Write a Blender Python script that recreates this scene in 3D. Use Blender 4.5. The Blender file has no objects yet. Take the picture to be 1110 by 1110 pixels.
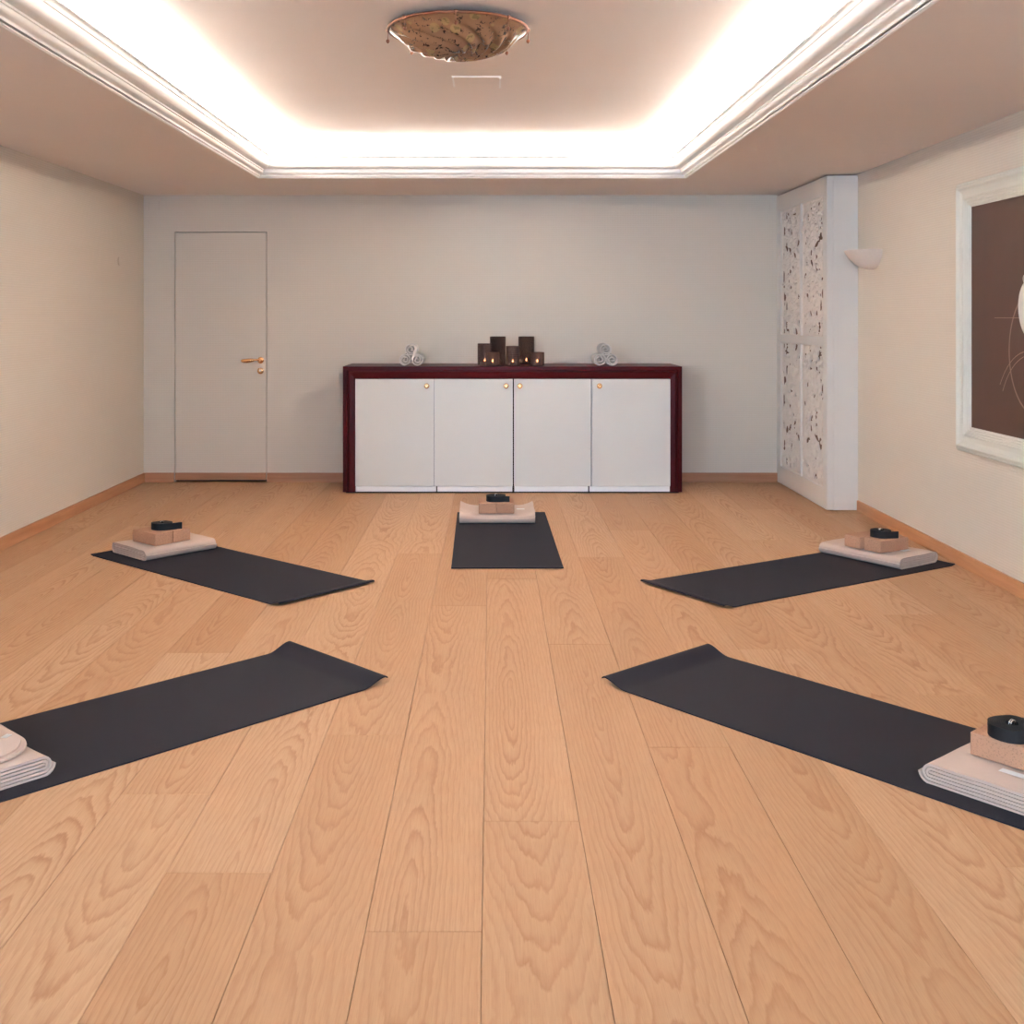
import bpy, bmesh, math, random
import numpy as np
from mathutils import Vector, Matrix, noise
random.seed(7)
scene = bpy.context.scene
COL = scene.collection
PI = math.pi

# ------------------------------------------------------------------ camera
cam = bpy.data.cameras.new('camera'); cam_o = bpy.data.objects.new('camera', cam); COL.objects.link(cam_o)
cam.sensor_width = 36.0; cam.lens = 1200.0/1110.0*36.0
cam.shift_x = (555-532)/1110.0; cam.shift_y = -(555-343)/1110.0
cam_o.location = (0, 0, 1.38); cam_o.rotation_euler = (PI/2, 0, 0)
cam.clip_start = 0.05; cam.clip_end = 60
scene.camera = cam_o
# ------------------------------------------------------------------ world, light, exposure
TUBE_POWER = 94.0
TUBE_COL = (1.0, 0.975, 0.92)
LEFT_LIGHT_POWER = 215.0
REAR_POWER = 265.0
world = bpy.data.worlds.new('world'); scene.world = world; world.use_nodes = True
bgn = world.node_tree.nodes['Background']; bgn.inputs[0].default_value = (0.55, 0.7, 1.0, 1); bgn.inputs[1].default_value = 0.3
def area(name, loc, rot, sx, sy, power, col):
    l = bpy.data.lights.new(name, 'AREA'); l.shape = 'RECTANGLE'; l.size = sx; l.size_y = sy; l.energy = power; l.color = col
    o = bpy.data.objects.new(name, l); COL.objects.link(o); o.location = loc; o.rotation_euler = rot
    return o
area('unseen_cool_left_light', (-4.50, -3.45, 2.08), (PI/2, 0, math.radians(-26)), 0.5, 0.5, LEFT_LIGHT_POWER, (0.42, 0.70, 1.0))  # small unseen cool source read from the sideboard's shadow; its window is added
area('rear_window_daylight', (0.0, -3.45, 1.45), (PI/2, 0, 0), 3.2, 1.5, REAR_POWER, (0.36, 0.66, 1.0))
scene.view_settings.view_transform = 'Standard'; scene.view_settings.look = 'None'
scene.view_settings.gamma = 1.0; scene.view_settings.use_curve_mapping = False
scene.view_settings.exposure = -0.13
scene.cycles.sample_clamp_indirect = 0.0; scene.cycles.diffuse_bounces = 6

# ------------------------------------------------------------------ helpers
def tag(o, label=None, cat=None, group=None, kind=None):
    if label: o['label'] = label
    if cat: o['category'] = cat
    if group: o['group'] = group
    if kind: o['kind'] = kind
    return o
def empty(name, loc=(0, 0, 0), rz=0):
    o = bpy.data.objects.new(name, None); COL.objects.link(o); o.location = loc; o.rotation_euler = (0, 0, rz)
    o.empty_display_size = 0.1
    return o
def link(name, bm, mat, parent=None, smooth=False, kind=None, autosmooth=None):
    me = bpy.data.meshes.new(name)
    bmesh.ops.recalc_face_normals(bm, faces=bm.faces)
    bm.to_mesh(me); bm.free()
    mats = mat if isinstance(mat, (list, tuple)) else [mat]
    for m in mats: me.materials.append(m)
    if smooth:
        for p in me.polygons: p.use_smooth = True
        if autosmooth is not None: me.set_sharp_from_angle(angle=math.radians(autosmooth))
    o = bpy.data.objects.new(name, me); COL.objects.link(o)
    if parent: o.parent = parent
    if kind: o['kind'] = kind
    return o
def box(bm, x0, x1, y0, y1, z0, z1, bev=0.0, seg=2, M=None, mi=0):
    r = bmesh.ops.create_cube(bm, size=1.0)
    vs = r['verts']
    for v in vs:
        v.co = Vector(((x0+x1)/2+v.co.x*(x1-x0), (y0+y1)/2+v.co.y*(y1-y0), (z0+z1)/2+v.co.z*(z1-z0)))
        if M is not None: v.co = M @ v.co
    fs = set(f for v in vs for f in v.link_faces)
    for f in fs: f.material_index = mi
    if bev > 0:
        es = list(set(e for v in vs for e in v.link_edges))
        bmesh.ops.bevel(bm, geom=es, offset=bev, segments=seg, affect='EDGES', profile=0.5)
    return vs
def boxes(*bs, bev=0.0):
    bm = bmesh.new()
    for b in bs: box(bm, *b, bev=bev)
    return bm
def lathe(bm, prof, n=32, c=(0, 0, 0), axis='Z', cap=True, fr=None):
    rings = []
    for (r, z) in prof:
        ring = []
        for i in range(n):
            a = 2*PI*i/n
            rr = r if fr is None else fr(r, z, a)
            p = Vector((rr*math.cos(a), rr*math.sin(a), z))
            if axis == 'Y': p = Vector((p.x, p.z, p.y))
            if axis == 'X': p = Vector((p.z, p.x, p.y))
            ring.append(bm.verts.new(p+Vector(c)))
        rings.append(ring)
    for a, b in zip(rings, rings[1:]):
        for i in range(n):
            bm.faces.new((a[i], a[(i+1) % n], b[(i+1) % n], b[i]))
    if cap:
        for ring in (rings[0], rings[-1]):
            try: bm.faces.new(ring)
            except ValueError: pass
def tube(bm, pts, r, n=8, closed=False, M=None):
    pts = [Vector(p) for p in pts]; rings = []
    N = len(pts)
    for i, p in enumerate(pts):
        if closed: t = pts[(i+1) % N]-pts[i-1]
        else: t = pts[min(i+1, N-1)]-pts[max(i-1, 0)]
        t.normalize()
        up = Vector((0, 0, 1)) if abs(t.z) < 0.9 else Vector((1, 0, 0))
        a = t.cross(up).normalized(); b = t.cross(a).normalized()
        rr = r[i] if isinstance(r, (list, tuple)) else r
        ring = []
        for k in range(n):
            an = 2*PI*k/n
            q = p+a*math.cos(an)*rr+b*math.sin(an)*rr
            ring.append(bm.verts.new(M @ q if M is not None else q))
        rings.append(ring)
    L = list(zip(rings, rings[1:]))
    if closed: L.append((rings[-1], rings[0]))
    for a, b in L:
        for k in range(n): bm.faces.new((a[k], a[(k+1) % n], b[(k+1) % n], b[k]))
    if not closed:
        bm.faces.new(rings[0]); bm.faces.new(rings[-1])
def uv_box(o, s=1.0):
    pass

# ------------------------------------------------------------------ materials
class NT:
    def __init__(s, name):
        s.m = bpy.data.materials.new(name); s.m.use_nodes = True; s.t = s.m.node_tree
        s.b = s.t.nodes['Principled BSDF']; s.out = s.t.nodes['Material Output']
    def n(s, typ, **kw):
        nd = s.t.nodes.new(typ)
        for k, v in kw.items(): setattr(nd, k, v)
        return nd
    def l(s, a, b): s.t.links.new(a, b)
    def math(s, op, a, b=None, c=None):
        nd = s.n('ShaderNodeMath', operation=op)
        for i, x in enumerate((a, b, c)):
            if x is None: continue
            if hasattr(x, 'is_output'): s.l(x, nd.inputs[i])
            else: nd.inputs[i].default_value = x
        return nd.outputs[0]
    def mix(s, f, a, b, mode='MIX'):
        nd = s.n('ShaderNodeMix', data_type='RGBA', blend_type=mode)
        for sock, x in ((nd.inputs[0], f), (nd.inputs[6], a), (nd.inputs[7], b)):
            if hasattr(x, 'is_output'): s.l(x, sock)
            elif isinstance(x, (int, float)): sock.default_value = x
            else: sock.default_value = (*x, 1)
        return nd.outputs[2]
    def ramp(s, f, pts):
        nd = s.n('ShaderNodeValToRGB'); s.l(f, nd.inputs[0])
        e = nd.color_ramp.elements
        while len(e) < len(pts): e.new(0.5)
        for i, (p, c) in enumerate(pts):
            e[i].position = p; e[i].color = (*c, 1) if not isinstance(c, (int, float)) else (c, c, c, 1)
        return nd.outputs[0]
    def coords(s, scale=(1, 1, 1), kind='Object', loc=(0, 0, 0)):
        tc = s.n('ShaderNodeTexCoord'); mp = s.n('ShaderNodeMapping')
        s.l(tc.outputs[kind], mp.inputs[0]); mp.inputs['Scale'].default_value = scale; mp.inputs['Location'].default_value = loc
        return mp.outputs[0]
    def noise(s, vec, scale, detail=3, rough=0.5, dist=0.0):
        nd = s.n('ShaderNodeTexNoise'); s.l(vec, nd.inputs['Vector']); nd.inputs['Scale'].default_value = scale
        nd.inputs['Detail'].default_value = detail; nd.inputs['Roughness'].default_value = rough; nd.inputs['Distortion'].default_value = dist
        return nd.outputs['Fac']
    def bump(s, h, strength=0.3, dist=0.001):
        nd = s.n('ShaderNodeBump'); s.l(h, nd.inputs['Height']); nd.inputs['Strength'].default_value = strength; nd.inputs['Distance'].default_value = dist
        s.l(nd.outputs[0], s.b.inputs['Normal'])
    def set(s, col=None, rough=None, metal=None, **kw):
        if col is not None:
            if hasattr(col, 'is_output'): s.l(col, s.b.inputs['Base Color'])
            else: s.b.inputs['Base Color'].default_value = (*col, 1)
        if rough is not None:
            if hasattr(rough, 'is_output'): s.l(rough, s.b.inputs['Roughness'])
            else: s.b.inputs['Roughness'].default_value = rough
        if metal is not None: s.b.inputs['Metallic'].default_value = metal
        for k, v in kw.items():
            s.b.inputs[k.replace('_', ' ')].default_value = v
        return s
def srgb(r, g, b):
    f = lambda c: (c/255/12.92) if c/255 <= 0.04045 else ((c/255+0.055)/1.055)**2.4
    return (f(r), f(g), f(b))

def mat_noise(name, col, var=0.08, scale=6, rough=0.7, bump=0.0, bscale=300, metal=0.0, **kw):
    m = NT(name); v = m.coords()
    n = m.noise(v, scale, 4)
    c = m.mix(n, tuple(x*(1-var) for x in col), tuple(min(1, x*(1+var)) for x in col))
    m.set(c, rough, metal, **kw)
    if bump > 0: m.bump(m.noise(v, bscale, 2), bump, 0.001)
    return m.m

def make_wallpaper():
    m = NT('woven_wallpaper'); v = m.coords()
    sep = m.n('ShaderNodeSeparateXYZ'); m.l(v, sep.inputs[0])
    # fine horizontal cords, slightly irregular, crossed by fine threads
    nz = m.noise(m.coords((3, 3, 60)), 1.0, 3)
    zz = m.math('ADD', m.math('MULTIPLY', sep.outputs[2], 2*PI/0.014), m.math('MULTIPLY', nz, 3.0))
    s1 = m.math('SINE', zz)
    hh = m.math('MULTIPLY', m.math('ADD', sep.outputs[0], sep.outputs[1]), 2*PI/0.012)
    s2 = m.math('SINE', hh)
    h = m.math('ADD', m.math('MULTIPLY', s1, 0.6), m.math('MULTIPLY', s2, 0.4))
    big = m.noise(m.coords((1.5, 1.5, 0.8)), 1.0, 3)
    base = m.mix(big, (0.655, 0.585, 0.495), (0.70, 0.63, 0.535))
    f = m.math('ADD', m.math('MULTIPLY', h, 0.5), 0.5)
    c = m.mix(f, base, (0.74, 0.67, 0.58)); m.set(c, 0.75)
    m.b.inputs['Specular IOR Level'].default_value = 0.3
    m.bump(h, 0.35, 0.0015)
    return m.m
M_WALL = make_wallpaper()
M_PLASTER = mat_noise('ceiling_plaster', (0.80, 0.725, 0.685), 0.03, 1.2, 0.85, 0.05, 90)
M_TRAY = mat_noise('cove_ceiling_plaster', (0.80, 0.755, 0.73), 0.03, 1.5, 0.8)
M_WHITE = mat_noise('white_painted_moulding', (0.88, 0.87, 0.85), 0.02, 3, 0.55)
M_CAB = mat_noise('ivory_lacquer', (0.74, 0.70, 0.65), 0.02, 3, 0.45)
M_CARVE = mat_noise('ivory_carved_wood', (0.78, 0.71, 0.64), 0.04, 20, 0.6)
M_HOLE = mat_noise('brown_backing', (0.22, 0.13, 0.085), 0.15, 8, 0.8)
M_RAIL = mat_noise('white_rail', (0.86, 0.88, 0.90), 0.02, 3, 0.4)
M_DARK = mat_noise('painted_gap_shade', (0.012, 0.010, 0.010), 0.1, 8, 0.8)  # near-black colour stands in for the shade inside gaps
M_BRASS = mat_noise('brass', (0.83, 0.47, 0.22), 0.08, 60, 0.25, metal=1.0)
M_STEEL = mat_noise('steel', (0.75, 0.75, 0.75), 0.03, 60, 0.25, metal=1.0)
M_COPPER = mat_noise('copper', (0.26, 0.12, 0.08), 0.08, 60, 0.45, metal=1.0)

def make_floor_mat():
    m = NT('oak_planks')
    tc = m.n('ShaderNodeUVMap'); tc.uv_map = 'UVMap'
    at = m.n('ShaderNodeAttribute', attribute_name='plank'); rnd = m.n('ShaderNodeSeparateColor'); m.l(at.outputs['Color'], rnd.inputs[0])
    r1, r2, r3 = rnd.outputs[0], rnd.outputs[1], rnd.outputs[2]
    sep = m.n('ShaderNodeSeparateXYZ'); m.l(tc.outputs[0], sep.inputs[0])
    u, v = sep.outputs[0], sep.outputs[1]       # metres: across plank, along plank
    # low-frequency wander along the trunk
    def vec(ux, vx, off):
        c = m.n('ShaderNodeCombineXYZ'); m.l(m.math('MULTIPLY', u, ux), c.inputs[0]); m.l(m.math('MULTIPLY', v, vx), c.inputs[1])
        m.l(m.math('MULTIPLY', off, 37.0), c.inputs[2]); return c.outputs[0]
    wander = m.math('SUBTRACT', m.noise(vec(1.2, 0.62, r1), 1.0, 3, 0.5), 0.5)
    fine = m.math('SUBTRACT', m.noise(vec(30, 4.5, r2), 1.0, 4, 0.6), 0.5)
    # distance from pith of a trunk cut lengthwise: flat-sawn arches
    uc = m.math('ADD', u, m.math('MULTIPLY', m.math('SUBTRACT', r3, 0.5), 0.10))
    tri = m.math('MULTIPLY', m.math('PINGPONG', m.math('MULTIPLY', v, 0.26), 0.5), 0.30)
    depth = m.math('ADD', m.math('ADD', tri, m.math('MULTIPLY', wander, 0.17)), m.math('MULTIPLY', m.math('SUBTRACT', r1, 0.5), 0.10))
    rr = m.math('SQRT', m.math('ADD', m.math('MULTIPLY', uc, uc), m.math('MULTIPLY', depth, depth)))
    rr = m.math('ADD', rr, m.math('MULTIPLY', fine, 0.022))
    ring = m.math('FRACT', m.math('MULTIPLY', rr, 74.0))
    ringv = m.ramp(ring, [(0.0, 0.0), (0.55, 0.25), (0.86, 1.0), (1.0, 0.0)])
    fib = m.noise(vec(260, 7, r3), 1.0, 3, 0.65)
    pores = m.ramp(m.noise(vec(420, 14, r2), 1.0, 2, 0.5), [(0.56, 0.0), (0.70, 1.0)])
    tint = m.mix(r2, (0.555, 0.325, 0.175), (0.68, 0.43, 0.255))
    tint = m.mix(m.math('MULTIPLY', r3, 0.5), tint, (0.55, 0.295, 0.145))
    dark = m.mix(0.72, tint, (0.40, 0.175, 0.075))
    f = m.math('MULTIPLY', ringv, m.math('ADD', m.math('MULTIPLY', m.noise(vec(9, 1.0, r1), 1.0, 2), 1.5), 0.02))
    au = m.math('ABSOLUTE', uc); cen = m.ramp(m.math('MULTIPLY', au, 7.0), [(0.25, 1.0), (0.85, 0.50)])
    f = m.math('MULTIPLY', f, cen)
    c = m.mix(f, tint, dark)
    c = m.mix(m.math('MULTIPLY', m.math('SUBTRACT', fib, 0.35), 0.95), c, dark)
    c = m.mix(m.math('MULTIPLY', pores, 0.22), c, (0.34, 0.15, 0.07))
    m.set(c, m.math('ADD', m.math('MULTIPLY', fib, 0.12), 0.44))
    m.b.inputs['Specular IOR Level'].default_value = 0.22
    m.bump(m.math('SUBTRACT', m.math('MULTIPLY', fib, 0.5), m.math('MULTIPLY', ringv, 0.25)), 0.12, 0.0006)
    return m.m
M_OAK = make_floor_mat()
def make_wood(name, a, b, scale, rough, axis=0, coat=0.0):
    m = NT(name)
    sc = [28, 28, 28]; sc[axis] = 1.4
    v = m.coords(tuple(sc)); n = m.noise(v, scale, 5, 0.6, 0.6)
    m.set(m.mix(m.ramp(n, [(0.3, 0.0), (0.7, 1.0)]), a, b), rough)
    m.b.inputs['Coat Weight'].default_value = coat
    if 'mahogany' in name: m.b.inputs['Specular IOR Level'].default_value = 0.12
    return m.m
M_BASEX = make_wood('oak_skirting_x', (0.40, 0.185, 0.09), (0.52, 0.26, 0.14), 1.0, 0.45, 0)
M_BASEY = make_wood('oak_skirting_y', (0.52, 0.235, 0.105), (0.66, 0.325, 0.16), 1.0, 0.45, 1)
M_MAHX = make_wood('mahogany_lacquer_x', (0.055, 0.0018, 0.0025), (0.092, 0.003, 0.004), 1.0, 0.32, 0, 0.0)
M_MAHZ = make_wood('mahogany_lacquer_z', (0.045, 0.0018, 0.0025), (0.080, 0.003, 0.004), 1.0, 0.32, 2, 0.0)

def make_doorcloth():
    m = NT('woven_door_panel'); v = m.coords()
    sep = m.n('ShaderNodeSeparateXYZ'); m.l(v, sep.inputs[0])
    s1 = m.math('SINE', m.math('MULTIPLY', sep.outputs[2], 2*PI/0.011)); s2 = m.math('SINE', m.math('MULTIPLY', sep.outputs[0], 2*PI/0.011))
    h = m.math('MULTIPLY', s1, s2); big = m.noise(m.coords((2, 2, 2)), 1.5, 4)
    base = m.mix(big, (0.63, 0.635, 0.615), (0.68, 0.685, 0.665))
    m.set(m.mix(m.math('ADD', m.math('MULTIPLY', h, 0.5), 0.5), base, (0.72, 0.73, 0.71)), 0.7); m.bump(h, 0.3, 0.001)
    return m.m
M_DOORCLOTH = make_doorcloth()
def make_mat():
    m = NT('charcoal_mat_rubber'); v = m.coords()
    n = m.noise(v, 420, 2); big = m.noise(v, 3, 3)
    m.set(m.mix(n, (0.0135, 0.0125, 0.019), (0.0245, 0.0225, 0.033)), 0.75); m.b.inputs['Specular IOR Level'].default_value = 0.25
    m.bump(n, 0.5, 0.001); return m.m
M_MAT = make_mat()
def make_fleece():
    m = NT('beige_blanket_fleece'); v = m.coords()
    n = m.noise(v, 260, 3, 0.6); big = m.noise(v, 9, 3)
    c = m.mix(big, (0.63, 0.465, 0.375), (0.70, 0.53, 0.435)); c = m.mix(m.math('MULTIPLY', n, 0.35), c, (0.50, 0.385, 0.32))
    m.set(c, 0.95); m.b.inputs['Sheen Weight'].default_value = 0.25; m.b.inputs['Specular IOR Level'].default_value = 0.15
    m.bump(n, 0.6, 0.002); return m.m
M_FLEECE = make_fleece()
def make_cork():
    m = NT('cork'); v = m.coords()
    n1 = m.noise(v, 170, 2, 0.5); n2 = m.noise(v, 420, 2, 0.5)
    c = m.mix(n2, (0.50, 0.26, 0.155), (0.60, 0.335, 0.21))
    c = m.mix(m.ramp(n1, [(0.33, 0.55), (0.45, 0.0)]), c, (0.27, 0.13, 0.075))
    m.set(c, 0.85); m.bump(n1, 0.4, 0.001); return m.m
M_CORK = make_cork()
M_STRAP = mat_noise('black_webbing', (0.006, 0.006, 0.008), 0.3, 400, 0.65, 0.4, 700)
M_TOWEL = mat_noise('white_towel', (0.74, 0.69, 0.65), 0.05, 60, 0.95, 0.8, 350)
M_LABEL = mat_noise('white_label', (0.85, 0.85, 0.84), 0.02, 60, 0.6)
M_WAX = mat_noise('white_wax', (0.85, 0.78, 0.68), 0.02, 60, 0.5)
def emit(name, col, s):
    m = bpy.data.materials.new(name); m.use_nodes = True; t = m.node_tree
    for n in list(t.nodes): t.nodes.remove(n)
    e = t.nodes.new('ShaderNodeEmission'); e.inputs[0].default_value = (*col, 1); e.inputs[1].default_value = s
    nz = t.nodes.new('ShaderNodeOutputMaterial'); t.links.new(e.outputs[0], nz.inputs[0]); return m
M_TUBE = emit('lit_strip', TUBE_COL, TUBE_POWER); M_TUBE_DIM = emit('dimmer_lit_strip', TUBE_COL, TUBE_POWER*0.35)
M_FLAME = emit('candle_flame', (1.0, 0.66, 0.42), 60.0)

def make_smoked(name, dens, base=(0.14, 0.085, 0.068)):
    m = NT(name); m.set(base, 0.25)
    tc = m.n('ShaderNodeUVMap'); sep = m.n('ShaderNodeSeparateXYZ'); m.l(tc.outputs[0], sep.inputs[0])
    a = m.math('SINE', m.math('MULTIPLY', m.math('ADD', sep.outputs[0], sep.outputs[1]), dens))
    b = m.math('SINE', m.math('MULTIPLY', m.math('SUBTRACT', sep.outputs[0], sep.outputs[1]), dens))
    lat = m.math('MULTIPLY', a, b)
    tr = m.n('ShaderNodeBsdfTransparent'); tr.inputs[0].default_value = (0.62, 0.44, 0.36, 1)
    mx = m.n('ShaderNodeMixShader')
    m.l(m.ramp(lat, [(0.0, 0.62), (0.35, 0.50), (0.6, 0.15)]), mx.inputs[0])
    m.l(tr.outputs[0], mx.inputs[1]); m.l(m.b.outputs[0], mx.inputs[2]); m.l(mx.outputs[0], m.out.inputs[0])
    m.bump(lat, 0.8, 0.004); return m.m
M_SMOKE = make_smoked('smoked_brown_glass', 420.0)
M_SMOKE_S = make_smoked('light_smoked_glass', 420.0, (0.30, 0.19, 0.155))
M_SMOKE_L = make_smoked('lattice_brown_glass', 250.0, (0.20, 0.13, 0.11))

def make_lampglass():
    m = NT('mottled_amber_glass'); v = m.coords()
    n1 = m.noise(v, 42, 3, 0.6, 0.5); n2 = m.noise(v, 7, 3)
    c = m.mix(n2, (0.17, 0.088, 0.047), (0.29, 0.165, 0.095))
    c = m.mix(m.ramp(n1, [(0.39, 1.0), (0.43, 0.0)]), c, (0.035, 0.018, 0.014))
    vor = m.n('ShaderNodeTexVoronoi'); m.l(v, vor.inputs['Vector']); vor.inputs['Scale'].default_value = 13
    c = m.mix(m.ramp(vor.outputs['Distance'], [(0.28, 0.45), (0.31, 0.0)]), c, (0.30, 0.22, 0.09))
    m.set(c, 0.2, 0.0); m.b.inputs['Coat Weight'].default_value = 0.3; return m.m
M_LAMP = make_lampglass()
def make_sconce():
    m = NT('cream_plaster_shade'); n = m.noise(m.coords(), 60, 4)
    m.set(m.mix(n, (0.66, 0.58, 0.52), (0.74, 0.66, 0.60)), 0.7); m.bump(n, 0.3, 0.001); return m.m
M_SCONCE = make_sconce()

# ------------------------------------------------------------------ room dimensions
XL, XR, YB, YF = -2.893, 2.605, 9.226, -3.5
XA, YA = -5.2, 1.5          # unseen widening added behind the camera to let the cool left light through
ZC, ZT = 2.391, 2.64
TX0, TX1, TY0, TY1 = -1.675, 1.405, 1.49, 8.02

# floor: one mesh of bevelled planks
def build_floor():
    bm = bmesh.new(); uvl = bm.loops.layers.uv.new('UVMap'); cl = bm.loops.layers.float_color.new('plank')
    W, L, OFF = 0.262, 2.80, -0.020
    ends = {-1: 2.483, -2: 3.648, -3: 2.746, -4: 3.197, -5: 4.54, -7: 4.943, 0: 3.027, 1: 4.66, 2: 3.546, 3: 4.35, 5: 2.774, 6: 4.034, 7: 5.12}
    tone = {(-1, 2.483): 0.9}
    rg = random.Random(11)
    k0 = math.floor((XA-OFF)/W); k1 = math.ceil((XR-OFF)/W)
    for k in range(k0, k1):
        xa, xb = max(OFF+k*W, XA), min(OFF+(k+1)*W, XR)
        yend = YB if xb > XL else YA
        e = ends.get(k, rg.uniform(2.0, 4.8))
        while e > YF-0.01: e -= L
        while e < yend:
            ya, yb = max(e, YF), min(e+L, yend)
            if yb-ya > 0.003:
                g, dz = 0.0011, 0.0040
                P = [(xa, ya), (xb, ya), (xb, yb), (xa, yb)]
                Q = [(xa+g, ya+g), (xb-g, ya+g), (xb-g, yb-g), (xa+g, yb-g)]
                lo = [bm.verts.new((x, y, -dz)) for x, y in P]; hi = [bm.verts.new((x, y, 0)) for x, y in Q]
                c = (rg.random(), rg.random(), rg.random(), 1); xm = OFF+(k+0.5)*W; vo = rg.uniform(0, 30)
                faces = [bm.faces.new(hi)]
                for i in range(4): faces.append(bm.faces.new((lo[i], lo[(i+1) % 4], hi[(i+1) % 4], hi[i])))
                for f in faces:
                    for lp in f.loops:
                        lp[uvl].uv = (lp.vert.co.x-xm, lp.vert.co.y-e+vo); lp[cl] = c
            e += L
    box(bm, XL-0.1, XR+0.1, YF-0.1, YB+0.1, -0.12, -0.0040); box(bm, XA-0.1, XL-0.1, YF-0.1, YA+0.1, -0.12, -0.0040)
    return link('floor', bm, M_OAK, kind='structure')
build_floor()

# walls
DX0, DX1, DZ = -2.634, -1.866, 2.085       # door opening in the far wall
bm = boxes((XL-0.15, DX0, YB, YB+0.15, -0.12, ZT+0.1), (DX1, XR+0.15, YB, YB+0.15, -0.12, ZT+0.1), (DX0, DX1, YB, YB+0.15, DZ, ZT+0.1))
link('wall_back', bm, M_WALL, kind='structure')
bm = boxes((XL-0.15, XL, YA, YB, -0.12, ZT+0.1), (XA-0.15, XL-0.15, YA, YA+0.15, -0.12, ZT+0.1), (XA-0.15, XA, YF-0.15, YA, -0.12, ZT+0.1))
link('wall_left', bm, M_WALL, kind='structure')
link('wall_right', boxes((XR, XR+0.15, YF-0.15, YB, -0.12, ZT+0.1)), M_WALL, kind='structure')
NX0, NX1, NZ0, NZ1 = -4.80, -4.20, 1.78, 2.35
bm = boxes((XA, NX0, YF-0.15, YF, -0.12, ZT+0.1), (NX1, -1.65, YF-0.15, YF, -0.12, ZT+0.1), (1.65, XR, YF-0.15, YF, -0.12, ZT+0.1), (-1.65, 1.65, YF-0.15, YF, -0.12, 0.68), (-1.65, 1.65, YF-0.15, YF, 2.22, ZT+0.1),
           (NX0, NX1, YF-0.15, YF, -0.12, NZ0), (NX0, NX1, YF-0.15, YF, NZ1, ZT+0.1))
link('wall_front', bm, M_WALL, kind='structure')
# unseen windows behind the camera; the narrow one is added for the cool light
link('added_window_1', boxes((NX0, NX1, YF-0.10, YF-0.09, NZ0, NZ1)), mat_noise('added_window_blind', (0.8, 0.85, 0.9), 0.02, 3, 0.8), kind='structure')
link('window_2', boxes((-1.65, 1.65, YF-0.10, YF-0.09, 0.68, 2.22)), mat_noise('pale_blind', (0.8, 0.85, 0.9), 0.02, 3, 0.8), kind='structure')

# ceiling: soffit ring + recessed tray
ex = 0.20
bm = bmesh.new()
for b in ((XA-0.1, XL-0.1, YF-0.1, YA+0.1, ZC, ZC+0.03), (XL-0.1, TX0, YF-0.1, YB+0.1, ZC, ZC+0.03), (TX1, XR+0.1, YF-0.1, YB+0.1, ZC, ZC+0.03), (TX0, TX1, YF-0.1, TY0, ZC, ZC+0.03), (TX0, TX1, TY1, YB+0.1, ZC, ZC+0.03)):
    box(bm, *b)
for b in ((TX0-ex-0.05, TX0-ex, TY0-ex, TY1+ex, ZC+0.03, ZT+0.05), (TX1+ex, TX1+ex+0.05, TY0-ex, TY1+ex, ZC+0.03, ZT+0.05),
          (TX0-ex, TX1+ex, TY0-ex-0.05, TY0-ex, ZC+0.03, ZT+0.05), (TX0-ex, TX1+ex, TY1+ex, TY1+ex+0.05, ZC+0.03, ZT+0.05)):
    box(bm, *b)
box(bm, TX0-ex-0.06, TX1+ex+0.06, TY0-ex-0.06, TY1+ex+0.06, ZT, ZT+0.06, mi=1)
link('ceiling', bm, [M_PLASTER, M_TRAY], kind='structure')

# crown moulding around the tray (o = offset towards the tray centre)
def curve_pts(p0, p1, bulge, n=6):
    (x0, y0), (x1, y1) = p0, p1; out = []
    for i in range(1, n+1):
        t = i/n; nx, ny = -(y1-y0), (x1-x0); s = bulge*math.sin(PI*t)
        out.append((x0+(x1-x0)*t+nx*s, y0+(y1-y0)*t+ny*s))
    return out
z0 = ZC
prof = [(-0.022, z0), (-0.022, z0-0.007), (-0.012, z0-0.010), (-0.004, z0-0.006), (-0.004, z0+0.002), (0.004, z0+0.004)]
prof += curve_pts((0.004, z0+0.004), (0.014, z0+0.018), 0.35, 5) + [(0.018, z0+0.019)]
prof += curve_pts((0.018, z0+0.019), (0.034, z0+0.040), -0.25, 6) + [(0.040, z0+0.042), (0.040, z0+0.050)]
prof += curve_pts((0.040, z0+0.050), (0.088, z0+0.105), -0.28, 10) + [(0.092, z0+0.108), (0.092, z0+0.116)]
prof += curve_pts((0.092, z0+0.116), (0.104, z0+0.134), 0.30, 5) + [(0.104, z0+0.139), (0.070, z0+0.139), (0.0, z0+0.06), (0.0, z0+0.031), (0.0, z0)]
bm = bmesh.new(); rings = []
for (o, z) in prof:
    rings.append([bm.verts.new(p) for p in ((TX0+o, TY0+o, z), (TX1-o, TY0+o, z), (TX1-o, TY1-o, z), (TX0+o, TY1-o, z))])
for a, b in zip(rings, rings[1:]+rings[:1]):
    for i in range(4): bm.faces.new((a[i], a[(i+1) % 4], b[(i+1) % 4], b[i]))
o = link('trim_1', bm, M_WHITE, kind='structure', smooth=True, autosmooth=28)

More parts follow.
